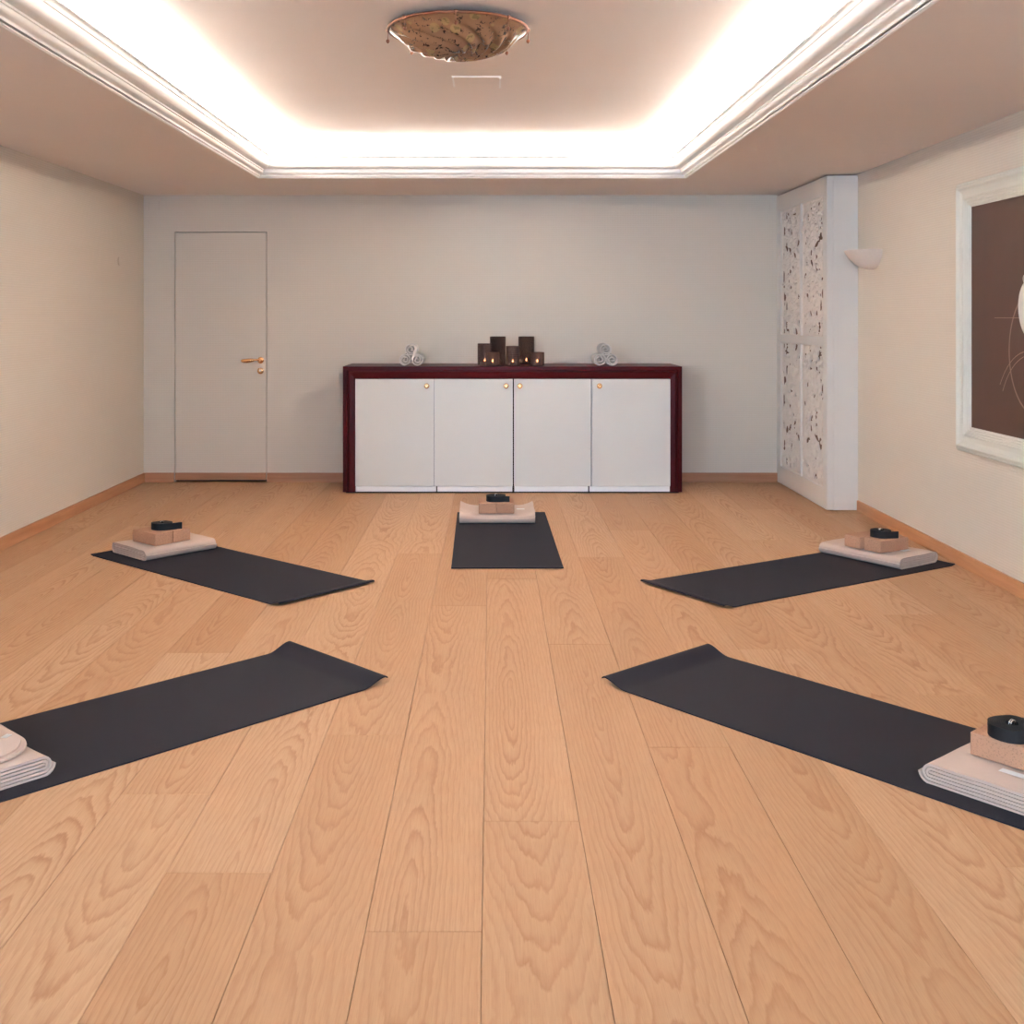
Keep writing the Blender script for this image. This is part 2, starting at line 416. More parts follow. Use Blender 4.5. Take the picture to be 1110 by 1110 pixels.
# light strips hidden on the cove ledge
ins = 0.115; zt = ZC+0.065
def strip(label, x0, x1, y0, y1, mat=None):
    t = empty('light_strip', ((x0+x1)/2, (y0+y1)/2, ZC+0.031)); tag(t, label, 'light strip', 'cove light strips')
    cx, cy = t.location.x, t.location.y
    bm = bmesh.new(); box(bm, x0-cx-0.065, x1-cx+0.065, y0-cy-0.065, y1-cy+0.065, 0.0, 0.022)
    link('housing', bm, M_WHITE, t)
    bm = bmesh.new(); box(bm, x0-cx-0.060, x1-cx+0.060, y0-cy-0.060, y1-cy+0.060, 0.0225, 0.030)
    link('diffuser', bm, mat or M_TUBE, t)
strip('light strip behind the crown moulding along the left of the ceiling recess', TX0-ins, TX0-ins, TY0-0.115, TY1+0.115)
strip('light strip behind the crown moulding along the right of the ceiling recess', TX1+ins, TX1+ins, TY0-0.115, TY1+0.115)
strip('light strip behind the crown moulding at the far end of the ceiling recess', TX0+0.02, TX1-0.02, TY1+ins, TY1+ins)
strip('light strip behind the crown moulding at the near end of the ceiling recess', TX0+0.02, TX1-0.02, TY0-ins, TY0-ins, M_TUBE_DIM)

# skirting boards
PX, PY = 2.385, 7.848       # carved cabinet: side face and front
def skirt(name, x0, x1, y0, y1, mat):
    bm = bmesh.new(); box(bm, x0, x1, y0, y1, 0.0, 0.078, bev=0.002); return link(name, bm, mat, kind='structure')
T = 0.014
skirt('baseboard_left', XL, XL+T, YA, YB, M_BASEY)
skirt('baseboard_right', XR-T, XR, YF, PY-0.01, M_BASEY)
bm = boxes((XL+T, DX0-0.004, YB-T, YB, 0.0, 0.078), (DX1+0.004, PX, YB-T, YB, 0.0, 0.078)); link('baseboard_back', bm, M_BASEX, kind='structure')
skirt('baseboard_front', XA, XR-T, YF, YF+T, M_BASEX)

# flush papered door
dr = link('door_1', boxes((DX0+0.006, DX1-0.006, YB+0.001, YB+0.045, 0.018, DZ-0.006)), M_WALL, kind='structure')
link('door_frame', boxes((DX0-0.0, DX0+0.02, YB+0.046, YB+0.12, -0.0, DZ), (DX1-0.02, DX1, YB+0.046, YB+0.12, 0, DZ), (DX0+0.02, DX1-0.02, YB+0.046, YB+0.12, DZ-0.02, DZ), (DX0+0.02, DX1-0.02, YB+0.07, YB+0.12, 0, DZ-0.02)), M_DARK, dr)
link('door_skirting', boxes((DX0+0.006, DX1-0.006, YB-T, YB, 0.018, 0.078), bev=0.0015), M_BASEX, dr)
hx, hz = -1.918, 1.38-47.5/130.07
bm = bmesh.new(); lathe(bm, [(0.0265, 0.0), (0.0265, 0.006), (0.022, 0.010), (0.012, 0.012), (0.011, 0.045)], 28, (0, 0, 0), 'Y')
for v in bm.verts: v.co = Vector((hx+v.co.x, YB+0.001-v.co.y, hz+v.co.z))
h = link('door_handle', bm, M_BRASS, dr, smooth=True, autosmooth=40)
bm = bmesh.new(); pts = []; rs = []
for i in range(18):
    t = i/17; pts.append((hx-0.005-t*0.150, YB-0.045-0.004*math.sin(PI*t), hz+0.003+0.004*math.cos(t*PI*1.4)-0.004*t)); rs.append(0.0095+0.0085*math.sin(PI*min(1, max(0, (t-0.25)/0.75)))**0.7 if t > 0.25 else 0.0085)
rs[-1] = 0.004
tube(bm, pts, rs, 12)
link('lever', bm, M_BRASS, h, smooth=True)
bm = bmesh.new(); lathe(bm, [(0.026, 0.0), (0.026, 0.006), (0.021, 0.010), (0.009, 0.010), (0.009, 0.004)], 28, (0, 0, 0), 'Y')
for v in bm.verts: v.co = Vector((hx-0.001+v.co.x, YB+0.001-v.co.y, hz-0.089+v.co.z))
k = link('lock_rosette', bm, M_BRASS, dr, smooth=True, autosmooth=40)
bm = bmesh.new(); lathe(bm, [(0.008, 0), (0.008, 0.008)], 16, (0, 0, 0), 'Y')
for v in bm.verts: v.co = Vector((hx-0.002+v.co.x, YB-0.0035-v.co.y, hz-0.085+v.co.z))
link('lock_cylinder', bm, M_STEEL, k)

# ------------------------------------------------------------------ carved corner cabinet
cab = tag(empty('carved_cabinet', (2.495, 8.53, 0)), 'tall ivory built-in cabinet with a carved openwork door filling the right back corner', 'cabinet')
def inv(v): return Vector((v[0]-2.495, v[1]-8.53, v[2]))
def cbox(bm, x0, x1, y0, y1, z0, z1, bev=0.0): box(bm, x0-2.495, x1-2.495, y0-8.53, y1-8.53, z0, z1, bev=bev)
bm = bmesh.new(); cbox(bm, PX+0.046, XR-0.001, PY, YB-0.001, 0.006, ZC-0.012, 0.002); link('body', bm, M_CAB, cab)
bm = bmesh.new(); cbox(bm, PX+0.040, PX+0.0455, PY+0.06, YB-0.06, 0.10, 2.30); link('backing_board', bm, M_HOLE, cab)
ya, yb, yc, yd = 7.948, 8.505, 8.535, 9.112      # two openings across
za, zb, zc_, zd = 0.152, 1.168, 1.232, 2.246     # two openings up
fx0, fx1 = PX, PX+0.022
bm = bmesh.new()
cbox(bm, fx0, fx1, PY+0.012, ya, 0.006, ZC-0.012, 0.0015); cbox(bm, fx0, fx1, yd, YB-0.001, 0.006, ZC-0.012, 0.0015)
cbox(bm, fx0, fx1, ya, yd, 0.006, za, 0.001); cbox(bm, fx0, fx1, ya, yd, zb, zc_, 0.001); cbox(bm, fx0, fx1, ya, yd, zd, ZC-0.012, 0.001)
cbox(bm, fx0-0.006, fx1, yb, yc, za, zb, 0.002); cbox(bm, fx0-0.006, fx1, yb, yc, zc_, zd, 0.002)
cbox(bm, fx0-0.003, fx1, yd-0.008, yd, za, zb, 0.001); cbox(bm, fx0-0.003, fx1, yd-0.008, yd, zc_, zd, 0.001)
dd = link('carved_door', bm, M_CAB, cab)
bm = bmesh.new(); cbox(bm, PX+0.001, PX+0.0455, PY+0.002, PY+0.010, 0.008, ZC-0.014, 0.001); link('edge_strip', bm, M_CAB, cab)
def fret_leaves(seed, w, h):
    """leaf shapes (cx, cy, length, width, angle) of scrolling foliage; u from the divider outwards"""
    rg = random.Random(seed); L = []
    def scroll(cx, cy, R, turn, a0, nl):
        pts = []
        for i in range(60):
            t = i/59; r = R*(1-0.85*t); a = a0+turn*t*2*PI*1.35; pts.append((cx+r*math.cos(a), cy+r*math.sin(a)))
        for i in range(0, 58, 2):
            x0, y0 = pts[i]; x1, y1 = pts[i+1]; an = math.atan2(y1-y0, x1-x0)
            L.append((x0, y0, 0.034, 0.013, an))
        for j in range(nl):
            i = int(j/nl*54); x0, y0 = pts[i]; x1, y1 = pts[i+1]; an = math.atan2(y1-y0, x1-x0)
            for sd in (1, -1):
                a2 = an+sd*rg.uniform(0.6, 1.1); l = R*rg.uniform(0.30, 0.42)*(1-0.45*j/nl)
                L.append((x0+math.cos(a2)*l*0.55, y0+math.sin(a2)*l*0.55, l*0.62, l*0.30, a2))
        for j in range(7):
            a2 = j*2*PI/7; L.append((cx+0.022*math.cos(a2), cy+0.022*math.sin(a2), 0.02, 0.010, a2))
    sc = h/1.02
    scroll(0.17, 0.15*sc, 0.15, 1, -PI/2, 12); scroll(0.36, 0.37*sc, 0.16, -1, -PI/2, 13); scroll(0.17, 0.58*sc, 0.15, 1, -PI/2, 12); scroll(0.35, 0.80*sc, 0.16, -1, -PI/2, 13)
    for cx, cy, R in ((0.44, 0.12, 0.10), (0.08, 0.37, 0.08), (0.47, 0.58, 0.09), (0.09, 0.84, 0.11), (0.5, 0.95, 0.07), (0.25, 0.96, 0.07), (0.28, 0.02, 0.06)):
        n = 9
        for j in range(n):
            a2 = j*2*PI/n+rg.uniform(-0.1, 0.1); L.append((cx+R*0.5*math.cos(a2), cy*sc+R*0.5*math.sin(a2), R*0.55, R*0.21, a2))
        for j in range(6):
            a2 = j*2*PI/6; L.append((cx+0.018*math.cos(a2), cy*sc+0.018*math.sin(a2), 0.02, 0.012, a2))
    for i in range(34):
        L.append((rg.uniform(0, w), rg.uniform(0, h), rg.uniform(0.02, 0.045), rg.uniform(0.008, 0.014), rg.uniform(0, PI)))
    return L
HOLES = [(0.92,.16,.050,.017,90),(0.80,.05,.030,.013,90),(0.78,.29,.040,.026,70),(0.60,.335,.055,.014,28),(0.38,.375,.034,.013,40),(0.20,.285,.036,.014,-40),
 (0.38,.455,.034,.012,-45),(0.62,.505,.048,.014,-50),(0.95,.53,.052,.017,90),(0.90,.69,.032,.028,60),(0.80,.78,.040,.015,90),(0.78,.925,.040,.028,60),(0.13,.905,.036,.013,30),
 (0.30,.975,.034,.016,45),(0.94,.86,.020,.013,80),(0.94,.97,.018,.012,80),(0.07,.14,.022,.011,60),(0.22,.11,.022,.010,100),(0.36,.05,.020,.010,80),(0.55,.19,.026,.010,70),
 (0.30,.60,.022,.010,20),(0.58,.63,.024,.010,-30),(0.45,.72,.022,.010,60),(0.20,.70,.020,.010,-60),(0.62,.83,.022,.010,20),(0.34,.83,.020,.009,-40),(0.95,.36,.055,.009,90),(0.06,.56,.020,.010,80),(0.60,.42,.018,.010,0)]
def fretwork(y_div, y_out, zlo, zhi, flipz, seed):
    """carved relief (leaves over a sunk ground) pierced by larger openings"""
    w = abs(y_out-y_div); h = zhi-zlo; nx, nz = int(w/0.0058), int(h/0.0058)
    U, V = np.meshgrid(np.linspace(0, w, nx+1), np.linspace(0, h, nz+1), indexing='ij')
    H = np.zeros_like(U); rg = random.Random(seed+40)
    for (cx, cy, l, wd, an) in fret_leaves(seed, w, h):
        ca, sa = math.cos(an), math.sin(an)
        l *= 1.05; wd *= 1.0
        a = ((U-cx)*ca+(V-cy)*sa)/l; b = (-(U-cx)*sa+(V-cy)*ca)/wd
        q = 1-a*a-np.abs(b)**1.6*(1+0.5*np.clip(a, -1, 1))
        H = np.where(q > 0, np.maximum(H, np.clip(q, 0, 1)**0.5-0.35*np.exp(-(b/0.22)**2)), H)
    holes = HOLES+[(rg.random(), rg.random(), rg.uniform(.010, .018), rg.uniform(.005, .008), rg.uniform(0, 180)) for _ in range(60)]
    P = np.full_like(U, 9.0)
    for (hu, hv, l, wd, an) in holes:
        ca, sa = math.cos(math.radians(an)), math.sin(math.radians(an)); cx, cy = hu*w, (1-hv)*h; l *= 1.15; wd *= 1.25
        a = ((U-cx)*ca+(V-cy)*sa)/l; b = (-(U-cx)*sa+(V-cy)*ca)/wd
        P = np.minimum(P, a*a+np.abs(b)**(1.5)*(1+0.35*np.clip(a, -1, 1))+0.12*np.sin(U*260)*np.sin(V*230))
    bord = np.minimum(np.minimum(U, w-U), np.minimum(V, h-V)) < 0.006
    H = np.where(bord, 0.5, H); P = np.where(bord, 9.0, P)
    bm = bmesh.new(); vs = {}
    sgn = 1 if y_out > y_div else -1
    def vert(i, j):
        if (i, j) not in vs:
            zz = V[i, j]; zz = h-zz if flipz else zz
            vs[(i, j)] = bm.verts.new((PX+0.018-0.017*max(0.0, min(1.0, H[i, j]))-2.495, y_div+sgn*U[i, j]-8.53, zlo+zz))
        return vs[(i, j)]
    for i in range(nx):
        for j in range(nz):
            if min(P[i, j], P[i+1, j], P[i, j+1], P[i+1, j+1]) > 1.0:
                bm.faces.new((vert(i, j), vert(i+1, j), vert(i+1, j+1), vert(i, j+1)))
    ext = [e for e in bm.edges if len(e.link_faces) == 1]
    r = bmesh.ops.extrude_edge_only(bm, edges=ext)
    for v in r['geom']:
        if isinstance(v, bmesh.types.BMVert): v.co.x = PX+0.0215-2.495
    return link('fretwork_panel', bm, M_CARVE, dd, smooth=True, autosmooth=60)
fretwork(yb, ya, zc_, zd, False, 3); fretwork(yc, yd-0.008, zc_, zd, False, 3)
fretwork(yb, ya, za, zb, True, 5); fretwork(yc, yd-0.008, za, zb, True, 5)

# ------------------------------------------------------------------ sideboard
SX0, SX1, SY0, SY1, SZ = -1.152, 1.490, 8.625, 9.19, 0.990
sx = (SX0+SX1)/2; sb = tag(empty('sideboard', (sx, 8.9, 0)), 'long low sideboard with dark red lacquered surround and four pale woven doors', 'sideboard')
def sbox(bm, x0, x1, y0, y1, z0, z1, bev=0.0): box(bm, x0-sx, x1-sx, y0-8.9, y1-8.9, z0, z1, bev=bev)
fw = 0.094; zb0 = 0.012
def frame_piece(name, pts_out, mat):
    """mitred stepped profile: pts_out = list of cross-section stations along the piece"""
    pass
# surround: stepped profile swept along left side, top, right side with mitred corners
pr = [(0.0, 8.9), (0.0, SY0-0.001), (0.002, SY0-0.004), (0.030, SY0-0.004), (0.034, SY0), (0.036, SY0+0.010), (0.042, SY0+0.010), (0.0445, SY0+0.004), (0.052, SY0+0.002), (0.088, SY0+0.006), (fw, SY0+0.012), (fw, 8.9)]
def path_pts(o): return [(SX0+o, zb0), (SX0+o, SZ-o), (SX1-o, SZ-o), (SX1-o, zb0)]
def side_piece(name, i0, i1, mat):
    bm = bmesh.new(); A, B = [], []
    for (o, y) in pr:
        P = path_pts(o); yy = SY1 if y == 8.9 else y
        A.append(bm.verts.new((P[i0][0]-sx, yy-8.9, P[i0][1]))); B.append(bm.verts.new((P[i1][0]-sx, yy-8.9, P[i1][1])))
    n = len(pr)
    for i in range(n): bm.faces.new((A[i], A[(i+1) % n], B[(i+1) % n], B[i]))
    bm.faces.new(A); bm.faces.new(B)
    return link(name, bm, mat, sb)
side_piece('side_panel', 0, 1, M_MAHZ); side_piece('top_panel', 1, 2, M_MAHX); side_piece('side_panel', 3, 2, M_MAHZ)
bm = bmesh.new(); sbox(bm, SX0+fw+0.001, SX1-fw-0.001, SY0+0.035, SY1-0.001, 0.02, SZ-fw-0.001); link('carcass', bm, M_DARK, sb)
bm = bmesh.new(); sbox(bm, SX0+0.02, SX1-0.02, SY0+0.03, SY1-0.02, 0.0, 0.013); link('plinth', bm, M_DARK, sb)  # near-black: the shadow gap under the sideboard is put into its colour
pxm = 139.13
def X_(px): return (px-532)/pxm
doors = [(385.4, 469.8, 462.6), (471.2, 555.2, 548.6), (557.6, 640.2, 563.6), (642.0, 726.2, 649.8)]
strips = [(385.4, 472.6), (474.0, 555.4), (557.6, 637.6), (639.2, 726.2)]
for i, (a, b, kx) in enumerate(doors):
    bm = bmesh.new(); sbox(bm, X_(a)+0.001, X_(b), SY0+0.010, SY0+0.032, 0.056, SZ-fw-0.005, 0.0015)
    d = link('door', bm, M_DOORCLOTH, sb)
    for e0, e1 in ((X_(a)-0.0020, X_(a)+0.001), (X_(b), X_(b)+0.0035)):
        bm = bmesh.new(); sbox(bm, e0, e1, SY0+0.008, SY0+0.032, 0.056, SZ-fw-0.005); link('edge_band', bm, M_RAIL, d)
    bm = bmesh.new(); lathe(bm, [(0.008, 0.0), (0.008, 0.010), (0.019, 0.014), (0.021, 0.019), (0.019, 0.025), (0.012, 0.028), (0.004, 0.026)], 24, (0, 0, 0), 'Y')
    for v in bm.verts: v.co = Vector((X_(kx)-sx+v.co.x, SY0+0.0095-8.9-v.co.y, 1.38-75.3/pxm+v.co.z))
    link('knob', bm, M_BRASS, d, smooth=True, autosmooth=50)
for a, b in strips:
    bm = bmesh.new(); sbox(bm, X_(a), X_(b), SY0+0.008, SY0+0.034, 0.0135, 0.053, 0.001); link('bottom_rail', bm, M_RAIL, sb)

# ------------------------------------------------------------------ rolled towels
def towel(label, x, z, rot, grp, zrest):
    bm = bmesh.new(); R = 0.047; turns = 2.4; n = 84; th = 0.0118
    L = 0.26; y0, y1 = -L/2, L/2; secs = 7
    inner, outer = [], []
    rg = random.Random(label)
    for i in range(n+1):
        t = i/n; r = 0.011+(R-0.011)*min(1.0, t*turns/(turns-0.7)); a = rot+turns*2*PI*t
        inner.append((max(0.003, r-th*0.72)*math.cos(a), max(0.003, r-th*0.72)*math.sin(a))); outer.append((r*math.cos(a), r*math.sin(a)))
    loop = outer+inner[::-1]; rows = []
    for s in range(secs+1):
        y = y0+(y1-y0)*s/secs; row = []
        for j, (u, v) in enumerate(loop):
            idx = j if j <= n else 2*n+1-j
            w = 0.010*math.sin(idx/n*2.2+rg.random()*0.1)*(1-idx/n) if s in (0,) else 0
            row.append(bm.verts.new((u, y-w*1.2, v)))
        rows.append(row)
    m = len(loop)
    for a, b in zip(rows, rows[1:]):
        for j in range(m): bm.faces.new((a[j], a[(j+1) % m], b[(j+1) % m], b[j]))
    for row, _ in ((rows[0], 0), (rows[-1], 1)):
        for i in range(n): bm.faces.new((row[i], row[i+1], row[2*n-i], row[2*n+1-i]))
    o = link('rolled_towel', bm, M_TOWEL, smooth=True, autosmooth=60)
    o.location = (x, 8.88, z); tag(o, label, 'towel', grp); return o
TZ = SZ+0.047
for gname, side, cx in (('rolled towels left of the candle holders', 'left', -0.630), ('rolled towels right of the candle holders', 'right', 0.912)):
    d = 0.0478
    towel('bottom left rolled white towel of the stack on the %s part of the sideboard' % side, cx-d, TZ, 2.2, gname, 0)
    towel('bottom right rolled white towel of the stack on the %s part of the sideboard' % side, cx+d, TZ, 0.6 if side == 'left' else 3.9, gname, 0)
    towel('topmost rolled white towel of the stack on the %s part of the sideboard' % side, cx-0.002, TZ+0.0825, 4.4, gname, 0)

# ------------------------------------------------------------------ candle holders
def holder(label, x, y, r, h, mat, fz=0.045, ribs=0):
    t = tag(empty('candle_holder', (x, y, SZ+0.001)), label, 'candle holder', 'smoked glass candle holders on the sideboard')
    bm = bmesh.new(); uvl = bm.loops.layers.uv.new('UVMap')
    pr = [(r*0.90, 0.0), (r*0.98, 0.003), (r, 0.01)]+[(r, 0.01+(h-0.014)*i/14) for i in range(1, 15)]+[(r-0.001, h), (r-0.004, h)]+[(r-0.005, h-(h-0.012)*i/8) for i in range(1, 9)]+[(0.002, 0.010)]
    n = 40
    lathe(bm, pr, n)
    for f in bm.faces:
        an = [math.atan2(l.vert.co.y, l.vert.co.x) for l in f.loops]
        mx = max(an)
        for l, a in zip(f.loops, an):
            if mx-a > PI: a += 2*PI
            l[uvl].uv = (a*round(r*250)/250.0, l.vert.co.z)
    link('glass', bm, mat, t, smooth=True, autosmooth=40)
    bm = bmesh.new(); lathe(bm, [(0.018, 0.011), (0.019, 0.013), (0.019, 0.026), (0.017, 0.028), (0.003, 0.026)], 20)
    c = link('tealight', bm, M_WAX, t, smooth=True, autosmooth=40)
    bm = bmesh.new(); lathe(bm, [(0.0008, 0.0265), (0.004, 0.030), (0.0055, 0.036), (0.004, 0.044), (0.0006, 0.055)], 12)
    link('flame', bm, M_FLAME, c, smooth=True)
def HX(px, y): return (px-532)*y/1200.0
y1_, y2_, y3_ = 8.74, 8.87, 8.99
holder('medium brown lattice glass candle holder at the left end of the sideboard group', HX(525.5, y2_), y2_, 0.058, 0.172, M_SMOKE_L)
holder('left one of the two tall dark glass candle holders on the sideboard', HX(539.6, y3_), y3_, 0.064, 0.226, M_SMOKE)
holder('low brown glass candle holder standing in front of the left tall one', HX(534.0, y1_), y1_, 0.054, 0.107, M_SMOKE_S)
holder('medium dark glass candle holder standing in the middle between the two tall ones', HX(556.0, y1_), y1_, 0.054, 0.155, M_SMOKE_L)
holder('right one of the two tall dark glass candle holders on the sideboard', HX(570.5, y3_), y3_, 0.064, 0.226, M_SMOKE)
holder('low brown glass candle holder at the right end of the row on the sideboard', HX(582.6, y1_), y1_, 0.054, 0.107, M_SMOKE_S)

# ------------------------------------------------------------------ yoga stations
class Station:
    def __init__(s, mx, my, dx, dy):
        l = math.hypot(dx, dy); s.m = Vector((mx, my)); s.d = Vector((dx/l, dy/l)); s.p = Vector((dy/l, -dx/l))
        s.ang = math.atan2(s.d.y, s.d.x)
    def P(s, a, t, z=0.0):
        q = s.m+s.d*a+s.p*t; return Vector((q.x, q.y, z))
MATL, MATW, MATT = 1.735, 0.615, 0.0045
def yoga_mat(S, label, curl, curl2=0.0, cw=0.14, skew=0.0, seed=0, L=MATL):
    """local x runs from the inner end to the outer end, local y to the left"""
    bm = bmesh.new(); nx, ny = 90, 12
    def zprof(x, y):
        z = 0.0
        if x < cw:
            t = 1-x/cw; z += curl*(1+skew*y/MATW*2)*(math.sin(min(1, t*1.12)*PI/2)**2.2)
            if t > 0.90: z -= curl*0.22*((t-0.90)/0.10)**2
        if x > L-0.03 and curl2: t = 1-(L-x)/0.03; z += curl2*t*t
        z += 0.0012*max(0.0, noise.noise(Vector((x*3, y*3, seed*5.1))))
        return z+0.0006
    top, bot = [], []
    for i in range(nx+1):
        s = i/nx; x = L*(s**1.5)
        ra, rb = [], []
        for j in range(ny+1):
            y = -MATW/2+MATW*j/ny; z = zprof(x, y)
            xx = x+(0.010*curl/0.03 if x < cw else 0)*(1-x/cw)
            ra.append(bm.verts.new((xx, y, z+MATT))); rb.append(bm.verts.new((xx, y, z)))
        top.append(ra); bot.append(rb)
    for i in range(nx):
        for j in range(ny):
            bm.faces.new((top[i][j], top[i+1][j], top[i+1][j+1], top[i][j+1])); bm.faces.new((bot[i][j], bot[i][j+1], bot[i+1][j+1], bot[i+1][j]))
        bm.faces.new((top[i][0], bot[i][0], bot[i+1][0], top[i+1][0])); bm.faces.new((top[i][ny], top[i+1][ny], bot[i+1][ny], bot[i][ny]))
    for j in range(ny):
        bm.faces.new((top[0][j], top[0][j+1], bot[0][j+1], bot[0][j])); bm.faces.new((top[nx][j], bot[nx][j], bot[nx][j+1], top[nx][j+1]))
    o = link('yoga_mat', bm, M_MAT, smooth=True, autosmooth=40)
    o.location = (S.m.x, S.m.y, 0); o.rotation_euler = (0, 0, S.ang)
    return tag(o, label, 'yoga mat', 'charcoal yoga mats laid out in a fan')
BT = 0.062    # blanket height
def blanket(S, s0, s1, t0, t1, label, seed, rot=0.0, lift=0.0, spread=0.0, turns=3):
    """flattened roll of a folded blanket; smooth folded edge at s0 (towards the room centre)"""
    D = s1-s0; W = t1-t0; th = BT/(2*turns); S_ = (D-BT)/2; n = turns*20
    rg = random.Random(seed)
    out, inn = [], []
    path = []
    for i in range(n+1):
        th_a = i/n*turns*2*PI; r = 0.004+th*(th_a/(2*PI))
        cx = -S_ if math.cos(th_a) > 1e-6 else S_      # lower x = inner (leading) side
        ph = th_a; path.append((i, cx, r, ph))
        if i % 10 == 5: path.append((i, -cx, r, ph)) 
    pts = []
    for k, (i, cx, r, a) in enumerate(path):
        q = i % 20
        # right-hand half circles belong to -S_ (mirrored), left-hand to S_
        pts.append((i, r, a))
    P = []
    for i in range(n+1):
        a = i/n*turns*2*PI; r = 0.004+th*(a/(2*PI)); c = math.cos(a); s_ = math.sin(a)
        q = i % 20
        if q in (5, 15):     # top / bottom: emit both ends of the straight run, subdivided
            x0 = S_ if q == 5 else -S_; x1 = -x0
            for g in range(0, 9): P.append((x0+(x1-x0)*g/8, r*s_, 0.0, 1.0 if q == 5 else -1.0, i/n))
        else:
            sx_ = S_ if c > 0 else -S_
            P.append((sx_+r*c, r*s_, c, s_, i/n))
    m = len(P); ny = 16; rows = []
    offs = [rg.uniform(-1, 1) for _ in range(turns*2+4)]
    for j in range(ny+1):
        v = j/ny; row = []
        for sd in (0, 1):
            rngx = range(m) if sd == 0 else range(m-1, -1, -1)
            for k in rngx:
                x, z, nx_, nz_, f = P[k]
                if sd == 1: x -= nx_*th*0.74; z -= nz_*th*0.74
                lay = f*turns*2; o0 = offs[int(lay)]*(1-lay % 1)+offs[int(lay)+1]*(lay % 1)
                y = -W/2+W*v+(0.004*o0*(1 if v < 0.5 else 0.7) if (j in (0, ny)) else 0)
                e = min(v, 1-v)*W; zn = z+BT/2
                zn += spread*(zn/BT)*max(0.0, 1-e/0.10)**2*(1.0 if x < 0 else 0.6)     # the ends puff up
                zn += 0.0050*(zn/BT)*noise.noise(Vector((x*7, y*7, seed)))
                xx = -x+0.006*noise.noise(Vector((y*5, z*20, seed*3.3)))*(1 if abs(x) > S_*0.6 else 0)
                row.append((xx, y, max(0.0, zn)))
        rows.append(row)
    bm = bmesh.new(); R = [[bm.verts.new(p) for p in row] for row in rows]; M2 = 2*m
    for a, b in zip(R, R[1:]):
        for k in range(M2): bm.faces.new((a[k], a[(k+1) % M2], b[(k+1) % M2], b[k]))
    for row in (R[0], R[-1]):
        for k in range(m-1): bm.faces.new((row[k], row[k+1], row[2*m-2-k], row[2*m-1-k]))
    t = tag(empty('folded_blanket', S.P((s0+s1)/2, (t0+t1)/2, MATT+0.0022+lift)), label, 'blanket', 'folded beige blankets, one on each mat')
    t.rotation_euler = (0, 0, S.ang+rot)
    link('folded_cloth', bm, M_FLEECE, t, smooth=True, autosmooth=70)
    return t
def care_label(t, x, y, z, w, h, rz=0.0):
    bm = bmesh.new(); N = 6; th = 0.0006
    M = Matrix.Translation((x, y, z)) @ Matrix.Rotation(rz, 4, 'Z')
    box(bm, -w/2, w/2, -h/2, h/2, 0, th, M=M)
    o = link('care_label', bm, M_LABEL, t); o['label'] = 'white care label'; return o
BL, BW, BH = 0.225, 0.118, 0.069
ZB = MATT+0.0022+BT+0.001
def block(S, s, t, label, rot=0.0, z=ZB):
    bm = bmesh.new(); box(bm, -BL/2, BL/2, -BW/2, BW/2, 0, BH, bev=0.004, seg=3)
    o = link('cork_block', bm, M_CORK, smooth=True, autosmooth=40)
    o.location = S.P(s, t, z); o.rotation_euler = (0, 0, S.ang+rot)
    return tag(o, label, 'yoga block', 'cork yoga blocks, two side by side on each blanket')
def strap(S, s, t, label, R, tail_dir, tail, droop=0.0, ring=True):
    z = ZB+BH+0.0005; w = 0.038
    root = tag(empty('yoga_strap', S.P(s, t, z)), label, 'yoga strap', 'coiled black yoga straps')
    bm = bmesh.new(); pts = []; turns = 8; n = turns*26
    a_end = tail_dir
    for i in range(n+1):
        f = i/n; r = 0.020+(R-0.020)*f; a = a_end-turns*2*PI*(1-f)
        wob = 1+0.04*math.sin(2*a+1.0); pts.append((r*wob*math.cos(a), r*wob*math.sin(a), r))
    # straight tail leaving tangentially
    px, py, _ = pts[-1]; tx, ty = -math.sin(a_end), math.cos(a_end)
    nt = 8
    for i in range(1, nt+1): 
        q = tail*i/nt; pts.append((px+tx*q+0.10*q*math.cos(a_end), py+ty*q+0.10*q*math.sin(a_end), R))
    th = 0.0026; A = []
    for i, (x, y, r) in enumerate(pts):
        x0, y0, _ = pts[max(0, i-1)]; x1, y1, _ = pts[min(len(pts)-1, i+1)]
        tx_, ty_ = x1-x0, y1-y0; l = math.hypot(tx_, ty_); nx_, ny_ = -ty_/l, tx_/l
        f = max(0, i-n)/nt; dz = -droop*f*f; zz = 0.003*noise.noise(Vector((x*20, y*20, S.ang)))+0.0005
        zz = max(0.0, zz)
        A.append([bm.verts.new(q) for q in ((x-nx_*th, y-ny_*th, zz+dz), (x+nx_*th, y+ny_*th, zz+dz), (x+nx_*th, y+ny_*th, zz+w+dz), (x-nx_*th, y-ny_*th, zz+w+dz))])
    for a, b in zip(A, A[1:]):
        for k in range(4): bm.faces.new((a[k], a[(k+1) % 4], b[(k+1) % 4], b[k]))
    bm.faces.new(A[0]); bm.faces.new(A[-1])
    link('webbing', bm, M_STRAP, root, smooth=True, autosmooth=40)
    bm = bmesh.new()
    for dx in (-0.003, 0.003):
        ring_pts = [(0.010*math.cos(q*2*PI/20)*1.3, dx, w-0.006+0.015*math.sin(q*2*PI/20)) for q in range(20)]
        tube(bm, ring_pts, 0.0017, 8, closed=True)
    rb = link('ring_buckle', bm, M_STEEL, root, smooth=True); rb['label'] = 'silver double ring buckle'
    rb.rotation_euler = (0, 0, 0.5)
    return root

